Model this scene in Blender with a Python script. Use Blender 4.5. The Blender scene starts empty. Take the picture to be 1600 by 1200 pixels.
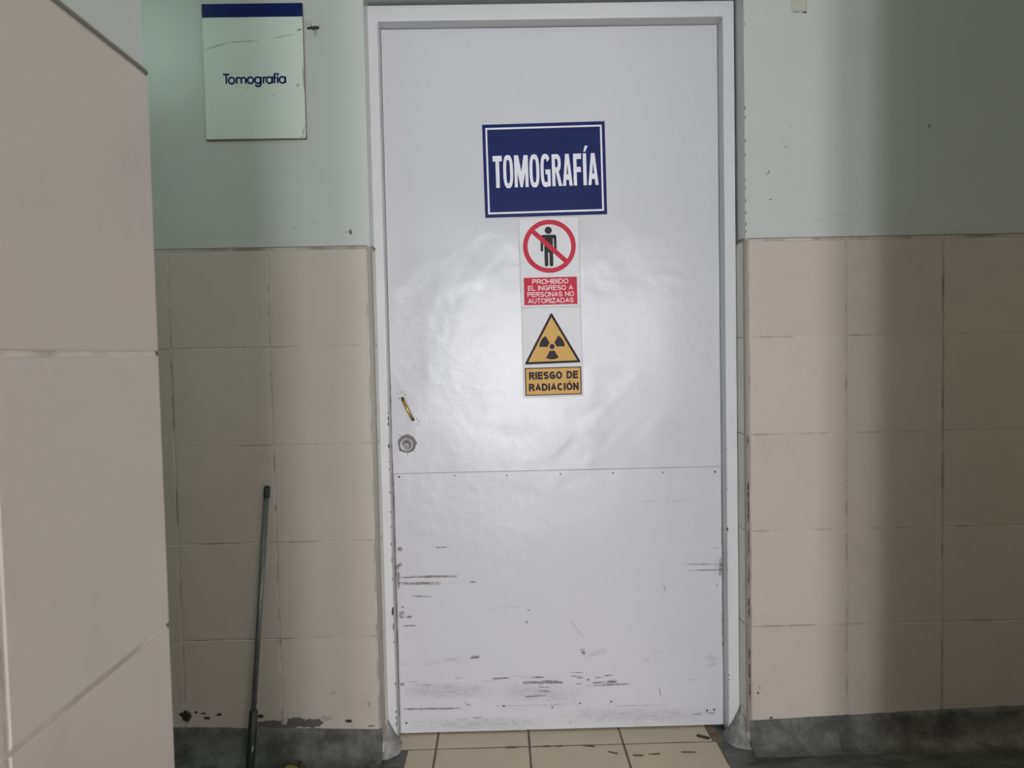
import bpy, bmesh, math, random
from mathutils import Vector, Matrix

# ---------------------------------------------------------------- camera, world, light, exposure
SC = bpy.context.scene
COL = SC.collection
SC.view_settings.view_transform = 'Standard'
SC.view_settings.look = 'None'
SC.view_settings.gamma = 1.0
SC.view_settings.use_curve_mapping = False
SC.view_settings.exposure = 0.0
SC.cycles.max_bounces = 10
SC.cycles.diffuse_bounces = 6
SC.cycles.sample_clamp_indirect = 6.0

def look_rotation(yaw, pitch, roll):
    cy, sy = math.cos(yaw), math.sin(yaw)
    cp, sp = math.cos(pitch), math.sin(pitch)
    w = Vector((sy*cp, cy*cp, sp)); r = Vector((cy, -sy, 0)); u = r.cross(w)
    cr, sr = math.cos(roll), math.sin(roll)
    r2 = cr*r + sr*u; u2 = -sr*r + cr*u
    return Matrix((r2, u2, -w)).transposed()

cam = bpy.data.cameras.new('camera')
cam.sensor_fit = 'HORIZONTAL'; cam.sensor_width = 36.0
cam.lens = 1180/1600*36.0
cam.clip_start = 0.05
cam.dof.use_dof = True; cam.dof.focus_distance = 2.42; cam.dof.aperture_fstop = 9.0
cam_o = bpy.data.objects.new('camera', cam)
M4 = look_rotation(math.radians(0.792), math.radians(-2.364), math.radians(-1.182)).to_4x4()
M4.translation = (-0.1815, -2.3088, 1.2528)
cam_o.matrix_world = M4
COL.objects.link(cam_o)
SC.camera = cam_o

WORLD = bpy.data.worlds.new('world'); SC.world = WORLD
WORLD.use_nodes = True
WORLD.node_tree.nodes['Background'].inputs[0].default_value = (0.75, 0.85, 1.0, 1)
WORLD.node_tree.nodes['Background'].inputs[1].default_value = 0.3

WINDOW_LIGHT = 34.5        # glazed daylight doorway behind the camera
HALL_LIGHT = 14.0          # wide windows of the hall, to the right behind the camera
HALL_SIDE = 3.2            # side windows of the hall
SIDE_LIGHT = 6.5           # high window along the corridor, to the left
END_FILL = 3.4            # added fill pane at the corridor's right end

# ---------------------------------------------------------------- helpers
class MB:
    """collects shapes into one bmesh"""
    def __init__(self):
        self.bm = bmesh.new(); self.mi = 0
        self.uv = self.bm.loops.layers.uv.new('UVMap')
    def face(self, vs, uvs=None):
        f = self.bm.faces.new([v if isinstance(v, bmesh.types.BMVert) else self.bm.verts.new(v) for v in vs])
        f.material_index = self.mi
        if uvs:
            for l, t in zip(f.loops, uvs): l[self.uv].uv = t
        return f
    def box(self, a, b):
        x0, y0, z0 = a; x1, y1, z1 = b
        v = [self.bm.verts.new(p) for p in ((x0,y0,z0),(x1,y0,z0),(x1,y1,z0),(x0,y1,z0),(x0,y0,z1),(x1,y0,z1),(x1,y1,z1),(x0,y1,z1))]
        for q in ((0,3,2,1),(4,5,6,7),(0,1,5,4),(1,2,6,5),(2,3,7,6),(3,0,4,7)): self.face([v[i] for i in q])
    def extrude_poly(self, pts, fn, d0, d1):
        """pts: 2-D outline (counter-clockwise); fn(u, v, depth) gives the 3-D point"""
        a = [self.bm.verts.new(fn(u, v, d0)) for u, v in pts]
        b = [self.bm.verts.new(fn(u, v, d1)) for u, v in pts]
        self.face(list(reversed(a))); self.face(b)
        n = len(pts)
        for i in range(n): self.face([a[i], a[(i+1) % n], b[(i+1) % n], b[i]])
    def ring(self, outer, inner, fn, d0, d1, closed=True):
        n = len(outer)
        A0 = [self.bm.verts.new(fn(u, v, d0)) for u, v in outer]; A1 = [self.bm.verts.new(fn(u, v, d1)) for u, v in outer]
        B0 = [self.bm.verts.new(fn(u, v, d0)) for u, v in inner]; B1 = [self.bm.verts.new(fn(u, v, d1)) for u, v in inner]
        for i in range(n if closed else n-1):
            j = (i+1) % n
            self.face([A1[i], A1[j], B1[j], B1[i]]); self.face([A0[j], A0[i], B0[i], B0[j]])
            self.face([A0[i], A0[j], A1[j], A1[i]]); self.face([B0[j], B0[i], B1[i], B1[j]])
        if not closed:
            self.face([A0[0], A1[0], B1[0], B0[0]]); self.face([A0[-1], B0[-1], B1[-1], A1[-1]])
    def tube(self, pts, rads, n=16, cap=True):
        rings = []
        P = [Vector(p) for p in pts]
        ref = Vector((0.3, 1, 0.2))
        for i, p in enumerate(P):
            t = (P[min(i+1, len(P)-1)] - P[max(i-1, 0)]).normalized()
            a = t.cross(ref).normalized(); b = t.cross(a)
            rings.append([self.bm.verts.new(p + rads[i]*(math.cos(2*math.pi*k/n)*a + math.sin(2*math.pi*k/n)*b)) for k in range(n)])
        for r0, r1 in zip(rings, rings[1:]):
            for k in range(n): self.face([r0[k], r0[(k+1) % n], r1[(k+1) % n], r1[k]]).smooth = True
        if cap:
            self.face(list(reversed(rings[0]))); self.face(rings[-1])
    def quad_decal(self, p0, p1, thick, y):
        """flat mark on a plane Y=y running from p0 to p1 (x, z)"""
        a, b = Vector(p0), Vector(p1); d = b-a
        L = max(d.length, 1e-4); t = d/L; nrm = Vector((-t.y, t.x))*thick*0.5
        c = [a-nrm, b-nrm, b+nrm, a+nrm]
        self.face([(v.x, y, v.y) for v in c], [(0,0),(1,0),(1,1),(0,1)])
    def build(self, name, mats, parent=None, bevel=0, loc=None, normals=True):
        if normals: bmesh.ops.recalc_face_normals(self.bm, faces=self.bm.faces)
        me = bpy.data.meshes.new(name); self.bm.to_mesh(me); self.bm.free()
        for m in (mats if isinstance(mats, (list, tuple)) else [mats]): me.materials.append(m)
        o = bpy.data.objects.new(name, me); COL.objects.link(o)
        if parent: o.parent = parent
        if loc: o.location = loc
        if bevel:
            md = o.modifiers.new('bevel', 'BEVEL'); md.width = bevel; md.segments = 3; md.limit_method = 'ANGLE'
            md.harden_normals = False
        return o

def empty(name, loc=(0,0,0), rot=(0,0,0)):
    o = bpy.data.objects.new(name, None); o.location = loc; o.rotation_euler = rot
    o.empty_display_size = 0.05; COL.objects.link(o); return o
def tag(o, label, cat, group=None):
    o['label'] = label; o['category'] = cat
    if group: o['group'] = group
    return o
def struct(o, label=None, cat=None):
    o['kind'] = 'structure'
    if label: o['label'] = label
    if cat: o['category'] = cat
    return o

# ---------------------------------------------------------------- materials
class NT:
    def __init__(self, name):
        self.m = bpy.data.materials.new(name); self.m.use_nodes = True
        self.t = self.m.node_tree; self.b = self.t.nodes['Principled BSDF']
    def n(self, typ, **kw):
        nd = self.t.nodes.new(typ)
        for k, v in kw.items():
            if k in nd.inputs: nd.inputs[k].default_value = v
            else: setattr(nd, k, v)
        return nd
    def l(self, a, b): self.t.links.new(a, b)
    def coord(self, scale=(1,1,1), kind='Object'):
        tc = self.n('ShaderNodeTexCoord'); mp = self.n('ShaderNodeMapping')
        mp.inputs['Scale'].default_value = scale
        self.l(tc.outputs[kind], mp.inputs['Vector']); return mp.outputs['Vector']
    def noise(self, vec, scale, detail=4, rough=0.55, dist=0.0):
        nd = self.n('ShaderNodeTexNoise'); nd.inputs['Scale'].default_value = scale
        nd.inputs['Detail'].default_value = detail; nd.inputs['Roughness'].default_value = rough
        nd.inputs['Distortion'].default_value = dist
        self.l(vec, nd.inputs['Vector']); return nd.outputs['Fac']
    def ramp(self, fac, stops):
        nd = self.n('ShaderNodeValToRGB'); cr = nd.color_ramp
        while len(cr.elements) < len(stops): cr.elements.new(0.5)
        for e, (p, c) in zip(cr.elements, stops):
            e.position = p; e.color = (c, c, c, 1) if isinstance(c, (int, float)) else (*c, 1)
        self.l(fac, nd.inputs['Fac']); return nd.outputs['Color']
    def mix(self, fac, a, b):
        nd = self.n('ShaderNodeMix', data_type='RGBA')
        for s, v in ((0, fac), (6, a), (7, b)):
            if isinstance(v, (int, float)): nd.inputs[s].default_value = v
            elif isinstance(v, tuple): nd.inputs[s].default_value = (*v, 1)
            else: self.l(v, nd.inputs[s])
        return nd.outputs[2]
    def math(self, op, a, b=0.0, c=0.0):
        nd = self.n('ShaderNodeMath', operation=op)
        for i, v in enumerate((a, b, c)):
            if isinstance(v, (int, float)): nd.inputs[i].default_value = v
            else: self.l(v, nd.inputs[i])
        return nd.outputs[0]
    def bump(self, h, strength=0.1, dist=0.01, chain=None):
        nd = self.n('ShaderNodeBump'); nd.inputs['Strength'].default_value = strength; nd.inputs['Distance'].default_value = dist
        self.l(h, nd.inputs['Height'])
        if chain: self.l(chain, nd.inputs['Normal'])
        return nd.outputs['Normal']
    def set(self, color=None, rough=None, normal=None, metal=None, spec=None, alpha=None, coat=None):
        for key, v in (('Base Color', color), ('Roughness', rough), ('Normal', normal), ('Metallic', metal), ('Specular IOR Level', spec), ('Alpha', alpha), ('Coat Weight', coat)):
            if v is None: continue
            if isinstance(v, tuple): self.b.inputs[key].default_value = (*v, 1)
            elif isinstance(v, (int, float)): self.b.inputs[key].default_value = v
            else: self.l(v, self.b.inputs[key])
        return self.m

def plain(name, color, rough=0.5, metal=0.0, mottle=0.06, scale=60, spec=0.5):
    k = NT(name); v = k.coord(); n = k.noise(v, scale)
    dark = tuple(c*(1-mottle*2) for c in color); lite = tuple(min(1, c*(1+mottle)) for c in color)
    return k.set(color=k.mix(n, dark, lite), rough=rough, metal=metal, spec=spec, normal=k.bump(n, 0.04, 0.002))

def make_paint():
    k = NT('mint_wall_paint'); v = k.coord()
    big = k.noise(v, 2.2, 3); fine = k.noise(v, 55, 5)
    c = k.mix(big, (0.465, 0.495, 0.465), (0.505, 0.53, 0.505))
    sp = k.ramp(k.noise(v, 23, 6, 0.7), [(0.70, 0.0), (0.80, 1.0)])
    c = k.mix(k.math('MULTIPLY', sp, 0.25), c, (0.30, 0.30, 0.26))
    nrm = k.bump(big, 0.25, 0.02); nrm = k.bump(fine, 0.10, 0.003, nrm)
    return k.set(color=c, rough=0.27, normal=nrm, spec=0.45)
def make_tile(name, a, b, rough=0.24):
    k = NT(name); v = k.coord()
    g = k.n('ShaderNodeNewGeometry')
    big = k.noise(v, 3.0, 3); fine = k.noise(v, 120, 4)
    c = k.mix(g.outputs['Random Per Island'], a, b)
    c = k.mix(k.math('MULTIPLY', k.ramp(k.noise(v, 9, 6, 0.65), [(0.52, 0.0), (0.75, 1.0)]), 0.18), c, (0.30, 0.26, 0.21))
    nrm = k.bump(big, 0.10, 0.01); nrm = k.bump(fine, 0.05, 0.0015, nrm)
    return k.set(color=c, rough=rough, normal=nrm, spec=0.5)
def make_grout(name, light, dark, scale=9):
    k = NT(name); v = k.coord()
    c = k.mix(k.ramp(k.noise(v, scale, 5, 0.6), [(0.46, 0.0), (0.62, 1.0)]), light, dark)
    return k.set(color=c, rough=0.85, normal=k.bump(k.noise(v, 150), 0.2, 0.003))
def make_door_paint(name, base, rough, streak=True):
    k = NT(name); v = k.coord()
    vs = k.coord((60, 60, 4)); hs = k.coord((5, 5, 45)); wide = k.noise(v, 3.5, 3)
    c = k.mix(k.noise(v, 2.0, 4), tuple(x*0.97 for x in base), base)
    rg = k.math('MULTIPLY_ADD', k.noise(v, 9, 7, 0.72), 0.26, rough-0.10)
    nrm = k.bump(wide, 0.42, 0.02)
    nrm = k.bump(k.noise(v, 9, 3, 0.5, 0.6), 0.30, 0.004, nrm)
    if streak:
        nrm = k.bump(k.noise(vs, 3.0, 4), 0.10, 0.002, nrm)
        nrm = k.bump(k.noise(hs, 3.0, 4), 0.08, 0.002, nrm)
        nrm = k.bump(k.ramp(k.noise(v, 30, 7, 0.72, 1.8), [(0.44, 0.0), (0.62, 1.0)]), 0.10, 0.0012, nrm)
        nrm = k.bump(k.noise(v, 130, 5, 0.65), 0.05, 0.0012, nrm)
    return k.set(color=c, rough=rg, normal=nrm, spec=0.31)
def make_cement(name, a, b, rough, streak=(1,1,1)):
    k = NT(name); v = k.coord(streak)
    n = k.noise(v, 9, 9, 0.74); n2 = k.noise(v, 60, 5)
    c = k.mix(k.ramp(n, [(0.42, 0.0), (0.60, 1.0)]), a, b)
    c = k.mix(k.math('MULTIPLY', k.ramp(k.noise(k.coord((6, 40, 40)), 5, 4), [(0.66, 0.0), (0.74, 1.0)]), 0.25), c, (0.42, 0.44, 0.40))
    return k.set(color=c, rough=rough, normal=k.bump(n, 0.35, 0.006, k.bump(n2, 0.25, 0.004)))
def make_mark(name, color, strength, lo=0.40, hi=0.60, blob=False):
    """worn dirt: noise carves a ragged outline and breaks up each mark"""
    k = NT(name)
    tc = k.n('ShaderNodeTexCoord'); sx = k.n('ShaderNodeSeparateXYZ'); k.l(tc.outputs['UV'], sx.inputs[0])
    def hump(t):
        p = k.math('MULTIPLY', t, k.math('SUBTRACT', 1.0, t)); return k.math('MINIMUM', k.math('MULTIPLY', p, 4.0), 1.0)
    ex = k.math('POWER', hump(sx.outputs[0]), 0.45); ey = k.math('POWER', hump(sx.outputs[1]), 0.8)
    nz = k.noise(k.coord((55, 55, 55) if blob else (14, 14, 150)), 1.6, 6, 0.7)
    nz2 = k.noise(k.coord((110, 110, 110)), 1.0, 4)
    nn = k.math('ADD', k.math('MULTIPLY', nz, 0.7), k.math('MULTIPLY', nz2, 0.3))
    f = k.math('MULTIPLY', ex, ey)
    val = k.math('ADD', nn, k.math('MULTIPLY', k.math('SUBTRACT', f, 1.0), 0.55 if blob else 0.24))
    a = k.math('MULTIPLY', k.ramp(val, [(lo, 0.0), (hi, 1.0)]), k.math('MINIMUM', k.math('MULTIPLY', f, 4.0), 1.0))
    return k.set(color=color, rough=0.8, alpha=k.math('MULTIPLY', a, strength), spec=0.2)

PAINT = make_paint()
TILE = make_tile('beige_wall_tile', (0.485, 0.435, 0.385), (0.51, 0.46, 0.41))
TILE_REVEAL = make_tile('pale_reveal_tile', (0.56, 0.55, 0.50), (0.60, 0.59, 0.54), 0.3)
GROUT = make_grout('wall_grout', (0.52, 0.475, 0.415), (0.27, 0.24, 0.20))
GROUT_PALE = make_grout('pale_wall_grout', (0.62, 0.57, 0.51), (0.40, 0.36, 0.31), 7)
TOPLINE = plain('dark_top_line', (0.15, 0.14, 0.12), 0.8)  # thin dark strip along the top of the wainscot
EDGE_LINE = plain('grey_edge_line', (0.25, 0.24, 0.24), 0.8)
TRIM = plain('taupe_corner_trim', (0.26, 0.235, 0.20), 0.4)
DOOR = make_door_paint('white_gloss_door_paint', (0.555, 0.557, 0.582), 0.14)
KICK = make_door_paint('white_kick_panel_paint', (0.55, 0.55, 0.575), 0.17)
FRAME = make_door_paint('white_frame_paint', (0.585, 0.585, 0.595), 0.30, False)
CEMENT = make_cement('grey_cement_base', (0.055, 0.056, 0.050), (0.145, 0.145, 0.132), 0.6)
CEMENT_PALE = make_cement('pale_cement_fillet', (0.14, 0.14, 0.13), (0.34, 0.34, 0.325), 0.7)
FLOORM = make_cement('dark_polished_cement', (0.045, 0.050, 0.042), (0.13, 0.135, 0.12), 0.38, (0.6, 1.6, 1))
PATH_TILE = make_tile('cream_floor_tile', (0.53, 0.452, 0.328), (0.56, 0.485, 0.362), 0.28)
PATH_GROUT = make_grout('brown_floor_grout', (0.20, 0.15, 0.10), (0.12, 0.09, 0.06))
CEIL = plain('white_ceiling_paint', (0.70, 0.72, 0.70), 0.8)
NAVY = plain('navy_vinyl', (0.010, 0.018, 0.100), 0.22, mottle=0.02, spec=0.12)
WHITEV = plain('white_vinyl', (0.70, 0.70, 0.75), 0.35, mottle=0.02)
STICKER = plain('white_sticker_film', (0.62, 0.615, 0.64), 0.42, mottle=0.02, spec=0.25)
RED = plain('red_print', (0.50, 0.035, 0.065), 0.55, mottle=0.02, spec=0.12)
BLACKP = plain('charcoal_print', (0.032, 0.028, 0.030), 0.55, mottle=0.02, spec=0.12)
YELLOW = plain('ochre_yellow_print', (0.60, 0.37, 0.12), 0.55, mottle=0.03, spec=0.12)
EDGE = plain('dirty_sticker_edge', (0.27, 0.26, 0.26), 0.6)
PINKW = plain('pinkish_white_print', (0.70, 0.58, 0.60), 0.35, mottle=0.02)
ACRYL = plain('pale_sign_board', (0.62, 0.68, 0.62), 0.33, mottle=0.03, scale=12)
BOARD_EDGE = plain('brown_board_edge', (0.20, 0.15, 0.11), 0.7)
BRASS = plain('worn_brass', (0.42, 0.27, 0.08), 0.32, 0.9)
STEEL = plain('lock_steel', (0.40, 0.395, 0.39), 0.38, 0.7)
PLUG = plain('lock_plug_metal', (0.20, 0.195, 0.19), 0.45, 0.6)
RAWMETAL = plain('bare_dull_metal', (0.13, 0.12, 0.12), 0.55, 0.3)
SCREW = plain('dark_screw_head', (0.09, 0.08, 0.085), 0.5, 0.4)
CHIP = plain('exposed_dark_primer', (0.045, 0.040, 0.038), 0.7)
POLE = plain('grey_painted_steel', (0.19, 0.20, 0.195), 0.35, 0.45, mottle=0.3)
CAPM = plain('black_plastic_cap', (0.022, 0.022, 0.024), 0.5)
SLEEVE = plain('dark_green_black_sleeve', (0.018, 0.024, 0.022), 0.45)
TORNW = plain('torn_white_label', (0.55, 0.55, 0.52), 0.6)
LEAFY = plain('dry_yellow_leaf', (0.38, 0.33, 0.10), 0.6, mottle=0.25)
LEAFB = plain('brown_leaf_tip', (0.10, 0.05, 0.025), 0.7)
M_GREY = make_mark('grey_scuff', (0.17, 0.167, 0.17), 0.80, 0.35, 0.58)
M_DARK = make_mark('dark_scuff', (0.05, 0.046, 0.044), 0.9, 0.34, 0.54)
M_FAINT = make_mark('faint_grime', (0.26, 0.25, 0.235), 0.30, 0.37, 0.66)
M_BROWN = make_mark('brown_wear', (0.27, 0.22, 0.185), 0.85, 0.30, 0.56)
M_RUST = make_mark('reddish_dirt', (0.10, 0.055, 0.045), 0.85, 0.32, 0.52, True)
M_BLOB = make_mark('dark_mould', (0.035, 0.032, 0.028), 0.95, 0.30, 0.42, True)
M_SPOT = make_mark('grey_spot', (0.13, 0.125, 0.115), 0.85, 0.30, 0.50, True)
M_SMUDGE = make_mark('faint_smudge', (0.22, 0.21, 0.19), 0.45, 0.34, 0.60, True)
M_CRACK = make_mark('board_crack', (0.24, 0.25, 0.22), 0.65, 0.30, 0.60)
M_CEM = make_mark('cement_smear', (0.11, 0.105, 0.095), 1.0, 0.22, 0.30, True)
M_PATCH = make_mark('plaster_patch', (0.42, 0.42, 0.36), 1.0, 0.1, 0.25, True)

def emitter(name, color, strength):
    m = bpy.data.materials.new(name); m.use_nodes = True
    t = m.node_tree; t.nodes.clear()
    e = t.nodes.new('ShaderNodeEmission'); e.inputs[0].default_value = (*color, 1); e.inputs[1].default_value = strength
    o = t.nodes.new('ShaderNodeOutputMaterial'); t.links.new(e.outputs[0], o.inputs[0]); return m
PANE = emitter('daylit_glazing', (0.96, 0.955, 1.0), WINDOW_LIGHT)
PANE3 = emitter('daylit_hall_glazing', (1.0, 0.94, 0.93), HALL_LIGHT)
PANE2 = emitter('green_daylit_glazing', (0.68, 1.0, 0.85), SIDE_LIGHT)
PANE5 = emitter('shaded_hall_glazing', (1.0, 0.955, 0.93), HALL_SIDE)
FILL_PANE = emitter('dim_end_fill', (1.0, 0.96, 0.84), END_FILL)

# ---------------------------------------------------------------- room shell
XL, XR = -3.2, 3.6            # ends of the corridor
YN_L, YN_R, YF = -1.475, -1.02, -6.0
HX = 4.2                      # right side of the hall behind the camera
PX_L, PX_R = -0.555, 0.745     # side walls of the passage the camera stands in
HC = 3.10

def cuboid_struct(name, boxes, mat):
    mb = MB()
    for a, b in boxes: mb.box(a, b)
    return struct(mb.build(name, mat))

floor_mb = MB()
floor_mb.box((XL-.1, YF-.2, -0.10), (HX+.2, 0.40, 0.0))
floor = struct(floor_mb.build('floor', FLOORM))
ceiling = cuboid_struct('ceiling', [((XL-.1, YF-.2, HC), (HX+.2, 0.40, HC+.1))], CEIL)

OX, OZ = 0.572, 2.345         # half width and head of the door opening
wall_back = cuboid_struct('wall_back', [((XL, .003, 0), (-OX, .25, HC)), ((OX, .003, 0), (XR, .25, HC)), ((-OX, .003, OZ), (OX, .25, HC))], PAINT)
wall_left = cuboid_struct('wall_left', [((PX_L-.15, YF, 0), (PX_L-.004, YN_L-.004, HC)), ((XL, YN_L-.15, 0), (PX_L-.15, YN_L-.004, HC))], PAINT)
wall_right = cuboid_struct('wall_right', [((PX_R+.004, YN_R-.50, 0), (PX_R+.30, YN_R-.004, HC)), ((PX_R+.30, YN_R-.20, 0), (HX+.1, YN_R-.004, HC))], PAINT)
wall_end_left = cuboid_struct('wall_corridor_left', [((XL-.1, YN_L-.1, 0), (XL, .25, HC))], PAINT)
wall_end_right = cuboid_struct('wall_corridor_right', [((XR, YN_R, 0), (XR+.1, .25, HC))], PAINT)
WX0, WX1, WZ = -0.62, 0.60, 2.15
ADDED_PIER0, ADDED_PIER1 = -0.12, 0.04  # added pier, splits the doorway to darken the middle of its reflection
VX0, VX1, VZ0, VZ1 = 1.15, 2.35, 0.85, 2.15
SY0, SY1, SZ0, SZ1 = -4.9, -2.6, 0.9, 2.3
wall_hall = cuboid_struct('wall_hall_right', [((HX, YF, 0), (HX+.12, SY0, HC)), ((HX, SY1, 0), (HX+.12, YN_R, HC)), ((HX, SY0, 0), (HX+.12, SY1, SZ0)), ((HX, SY0, SZ1), (HX+.12, SY1, HC))], PAINT)
wall_front = cuboid_struct('wall_front', [((PX_L-.25, YF-.12, 0), (WX0, YF, HC)), ((WX1, YF-.12, 0), (VX0, YF, HC)), ((ADDED_PIER0, YF-.12, 0), (ADDED_PIER1, YF, WZ)), ((WX0, YF-.12, WZ), (WX1, YF, HC)), ((VX1, YF-.12, 0), (HX+.12, YF, HC)), ((VX0, YF-.12, 0), (VX1, YF, VZ0)), ((VX0, YF-.12, VZ1), (VX1, YF, HC))], PAINT)

# ---- wall tiling: every tile a bevelled slab, with a grout bed between them
def tiles(mb, us, vs, fn, gu, gv, thick=0.005, ch=0.0012):
    rng = random.Random(7)
    for u0, u1 in us:
        for v0, v1 in vs:
            a0, a1, b0, b1 = u0+gu/2, u1-gu/2, v0+gv/2, v1-gv/2
            j = lambda: rng.uniform(-.0004, .0004)
            d = [thick+j() for _ in range(4)]
            back = [mb.bm.verts.new(fn(u, v, 0.0)) for u, v in ((a0,b0),(a1,b0),(a1,b1),(a0,b1))]
            mid = [mb.bm.verts.new(fn(u, v, thick-ch)) for u, v in ((a0,b0),(a1,b0),(a1,b1),(a0,b1))]
            top = [mb.bm.verts.new(fn(u, v, dd)) for (u, v), dd in zip(((a0+ch,b0+ch),(a1-ch,b0+ch),(a1-ch,b1-ch),(a0+ch,b1-ch)), d)]
            for i in range(4):
                k = (i+1) % 4
                mb.face([back[i], back[k], mid[k], mid[i]]); mb.face([mid[i], mid[k], top[k], top[i]])
            mb.face(top)
def grout_bed(mb, u0, u1, v0, v1, fn, d):
    mb.mi = 1; mb.extrude_poly([(u0,v0),(u1,v0),(u1,v1),(u0,v1)], fn, -0.0005, d); mb.mi = 0

WT = 1.585                      # top of the wainscot
rows = [(WT-.3*(k+1), WT-.3*k - (0.006 if k == 0 else 0)) for k in range(5)]
fnb = lambda u, v, d: (u, .005-d, v)
mb = MB()
tiles(mb, [(.580+.3*k, .880+.3*k) for k in range(10)], rows, fnb, .0055, .0035)
grout_bed(mb, .579, 3.58, .0, WT, fnb, .0030)
tiles(mb, [(-.883-.3*k, -.583-.3*k) for k in range(8)], rows, fnb, .0055, .0035)
grout_bed(mb, -2.99, -.582, .0, WT, fnb, .0030)
mb.mi = 1
mb.box((.579, .0005, WT-.006), (3.58, .004, WT)); mb.box((-2.99, .0005, WT-.006), (-.582, .004, WT))
mb.mi = 2
mb.box((.578, -.0005, WT), (3.58, .004, WT+.0022)); mb.box((-2.99, -.0005, WT), (-.580, .004, WT+.0022))
mb.build('tile_cladding', [TILE, GROUT, TOPLINE], wall_back, normals=False)
# tiled reveals of the door opening
mb = MB()
for s in (-1, 1):
    fr = (lambda s: (lambda u, v, d: (s*(OX+.001-d), u, v)))(s)
    tiles(mb, [(.012, .088)], rows, fr, .003, .0045)
    grout_bed(mb, .010, .088, .0, WT, fr, .0032)
    mb.mi = 2; mb.box((s*(OX-.0045) - .0005, .010, WT), (s*(OX-.0045)+.0005+.0, .082, WT+.003)); mb.mi = 0
mb.build('reveal_tiling', [TILE_REVEAL, GROUT, TOPLINE], wall_back)
# passage walls: left pillar face (seen close up) and its end, and the right wall
LT = 1.560
rowsL = [(LT-.3*(k+1), LT-.3*k) for k in range(5)] + [(0.0, LT-1.5)]
fnl = lambda u, v, d: (PX_L-.005+d, u, v)
mb = MB()
cols = [(YN_L-.277, YN_L)] + [(YN_L-.277-.3*(k+1), YN_L-.277-.3*k) for k in range(13)]
tiles(mb, cols, rowsL, fnl, .006, .005)
grout_bed(mb, YF+.3, YN_L-.002, 0, LT, fnl, .0030)
fne = lambda u, v, d: (u, YN_L-.005+d, v)
tiles(mb, [(PX_L-.3*(k+1), PX_L-.3*k) for k in range(8)], rowsL, fne, .006, .005)
grout_bed(mb, -2.95, PX_L-.002, 0, LT, fne, .0030)
mb.mi = 2; mb.box((PX_L-.004, YF+.3, LT), (PX_L-.0005, YN_L-.001, LT+.0045)); mb.mi = 0
mb.build('tile_cladding', [TILE, GROUT_PALE, TOPLINE], wall_left)
mb = MB()
fnr = lambda u, v, d: (PX_R+.005-d, u, v)
tiles(mb, [(YN_R-.3, YN_R), (YN_R-.5, YN_R-.3)], rowsL, fnr, .006, .004)
grout_bed(mb, YN_R-.498, YN_R-.002, 0, LT, fnr, .0030)
fnq = lambda u, v, d: (u, YN_R-.005+d, v)
tiles(mb, [(PX_R+.3*k, PX_R+.3*(k+1)) for k in range(9)], rowsL, fnq, .006, .004)
grout_bed(mb, PX_R+.002, 3.5, 0, LT, fnq, .0030)
mb.build('tile_cladding', [TILE, GROUT], wall_right)

# ---- corner trims either side of the opening (quarter round with a groove)
for n, s in (('trim_1', -1), ('trim_2', 1)):
    mb = MB()
    prof = [(.5670, .014), (.5670, .0045), (.5685, .0020), (.5705, .0005), (.5725, .0003), (.5732, .0022), (.5738, .0003), (.5790, .0000), (.5805, .0010), (.5805, .014)]
    mb.extrude_poly([(s*x, y) for x, y in prof], lambda u, v, d: (u, v, d), 0.05, WT-.001)
    o = struct(mb.build(n, TRIM))
    if s > 0:
        dm = MB()
        for z, h in ((.965,.05),(.816,.09),(.746,.10),(.647,.13),(.546,.09),(.446,.10),(.300,.06),(.244,.09),(.183,.08)):
            dm.quad_decal((.5735, z-h/2), (.5735, z+h/2), .011, -.0008)
        dm.build('dirt_marks', M_RUST, o, normals=False)

# ---- cement base along the back wall, coved into the floor, and mounds at the jambs
def cove(mb, xs, ztop):
    prof = lambda zt: [(.004, zt), (-.0035, zt-.002), (-.0045, zt-.02), (-.006, .055), (-.012, .030), (-.024, .012), (-.042, .003), (-.060, .0005)]
    rng = random.Random(3); prev = None
    for x in xs:
        zt = ztop(x) + rng.uniform(-.0012, .0012)
        cur = [mb.bm.verts.new((x, y + (rng.uniform(-.0006, .0006) if i else 0), z)) for i, (y, z) in enumerate(prof(zt))]
        if prev:
            for i in range(len(cur)-1): mb.face([prev[i], prev[i+1], cur[i+1], cur[i]]).smooth = True
        prev = cur
mb = MB()
cove(mb, [.572+.04*i for i in range(75)], lambda x: .089+(x-.58)*.030)
cove(mb, [-3.1+.04*i for i in range(63)]+[-.574], lambda x: .094+(-.582-x)*.036)
base = struct(mb.build('baseboard_back', CEMENT))
def mound(cx, cy, rx, ry, rz, seed):
    mb = MB(); rng = random.Random(seed); N, K = 20, 9; rr = []
    for k in range(K+1):
        t = k/K; z = rz*t; f = (1-t)**1.25
        rr.append([mb.bm.verts.new((cx+rx*(f+.02)*math.cos(a)*(1+rng.uniform(-.06,.06)), cy+ry*(f+.02)*math.sin(a)*(1+rng.uniform(-.06,.06)), z)) for a in [2*math.pi*i/N for i in range(N)]])
    for a, b in zip(rr, rr[1:]):
        for i in range(N): mb.face([a[i], a[(i+1)%N], b[(i+1)%N], b[i]]).smooth = True
    mb.face(rr[-1]); return mb
mound(-.574, .062, .050, .075, .105, 1).build('cement_fillet', CEMENT_PALE, base)
mound(.568, .062, .056, .075, .108, 2).build('cement_fillet', CEMENT_PALE, base)

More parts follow.
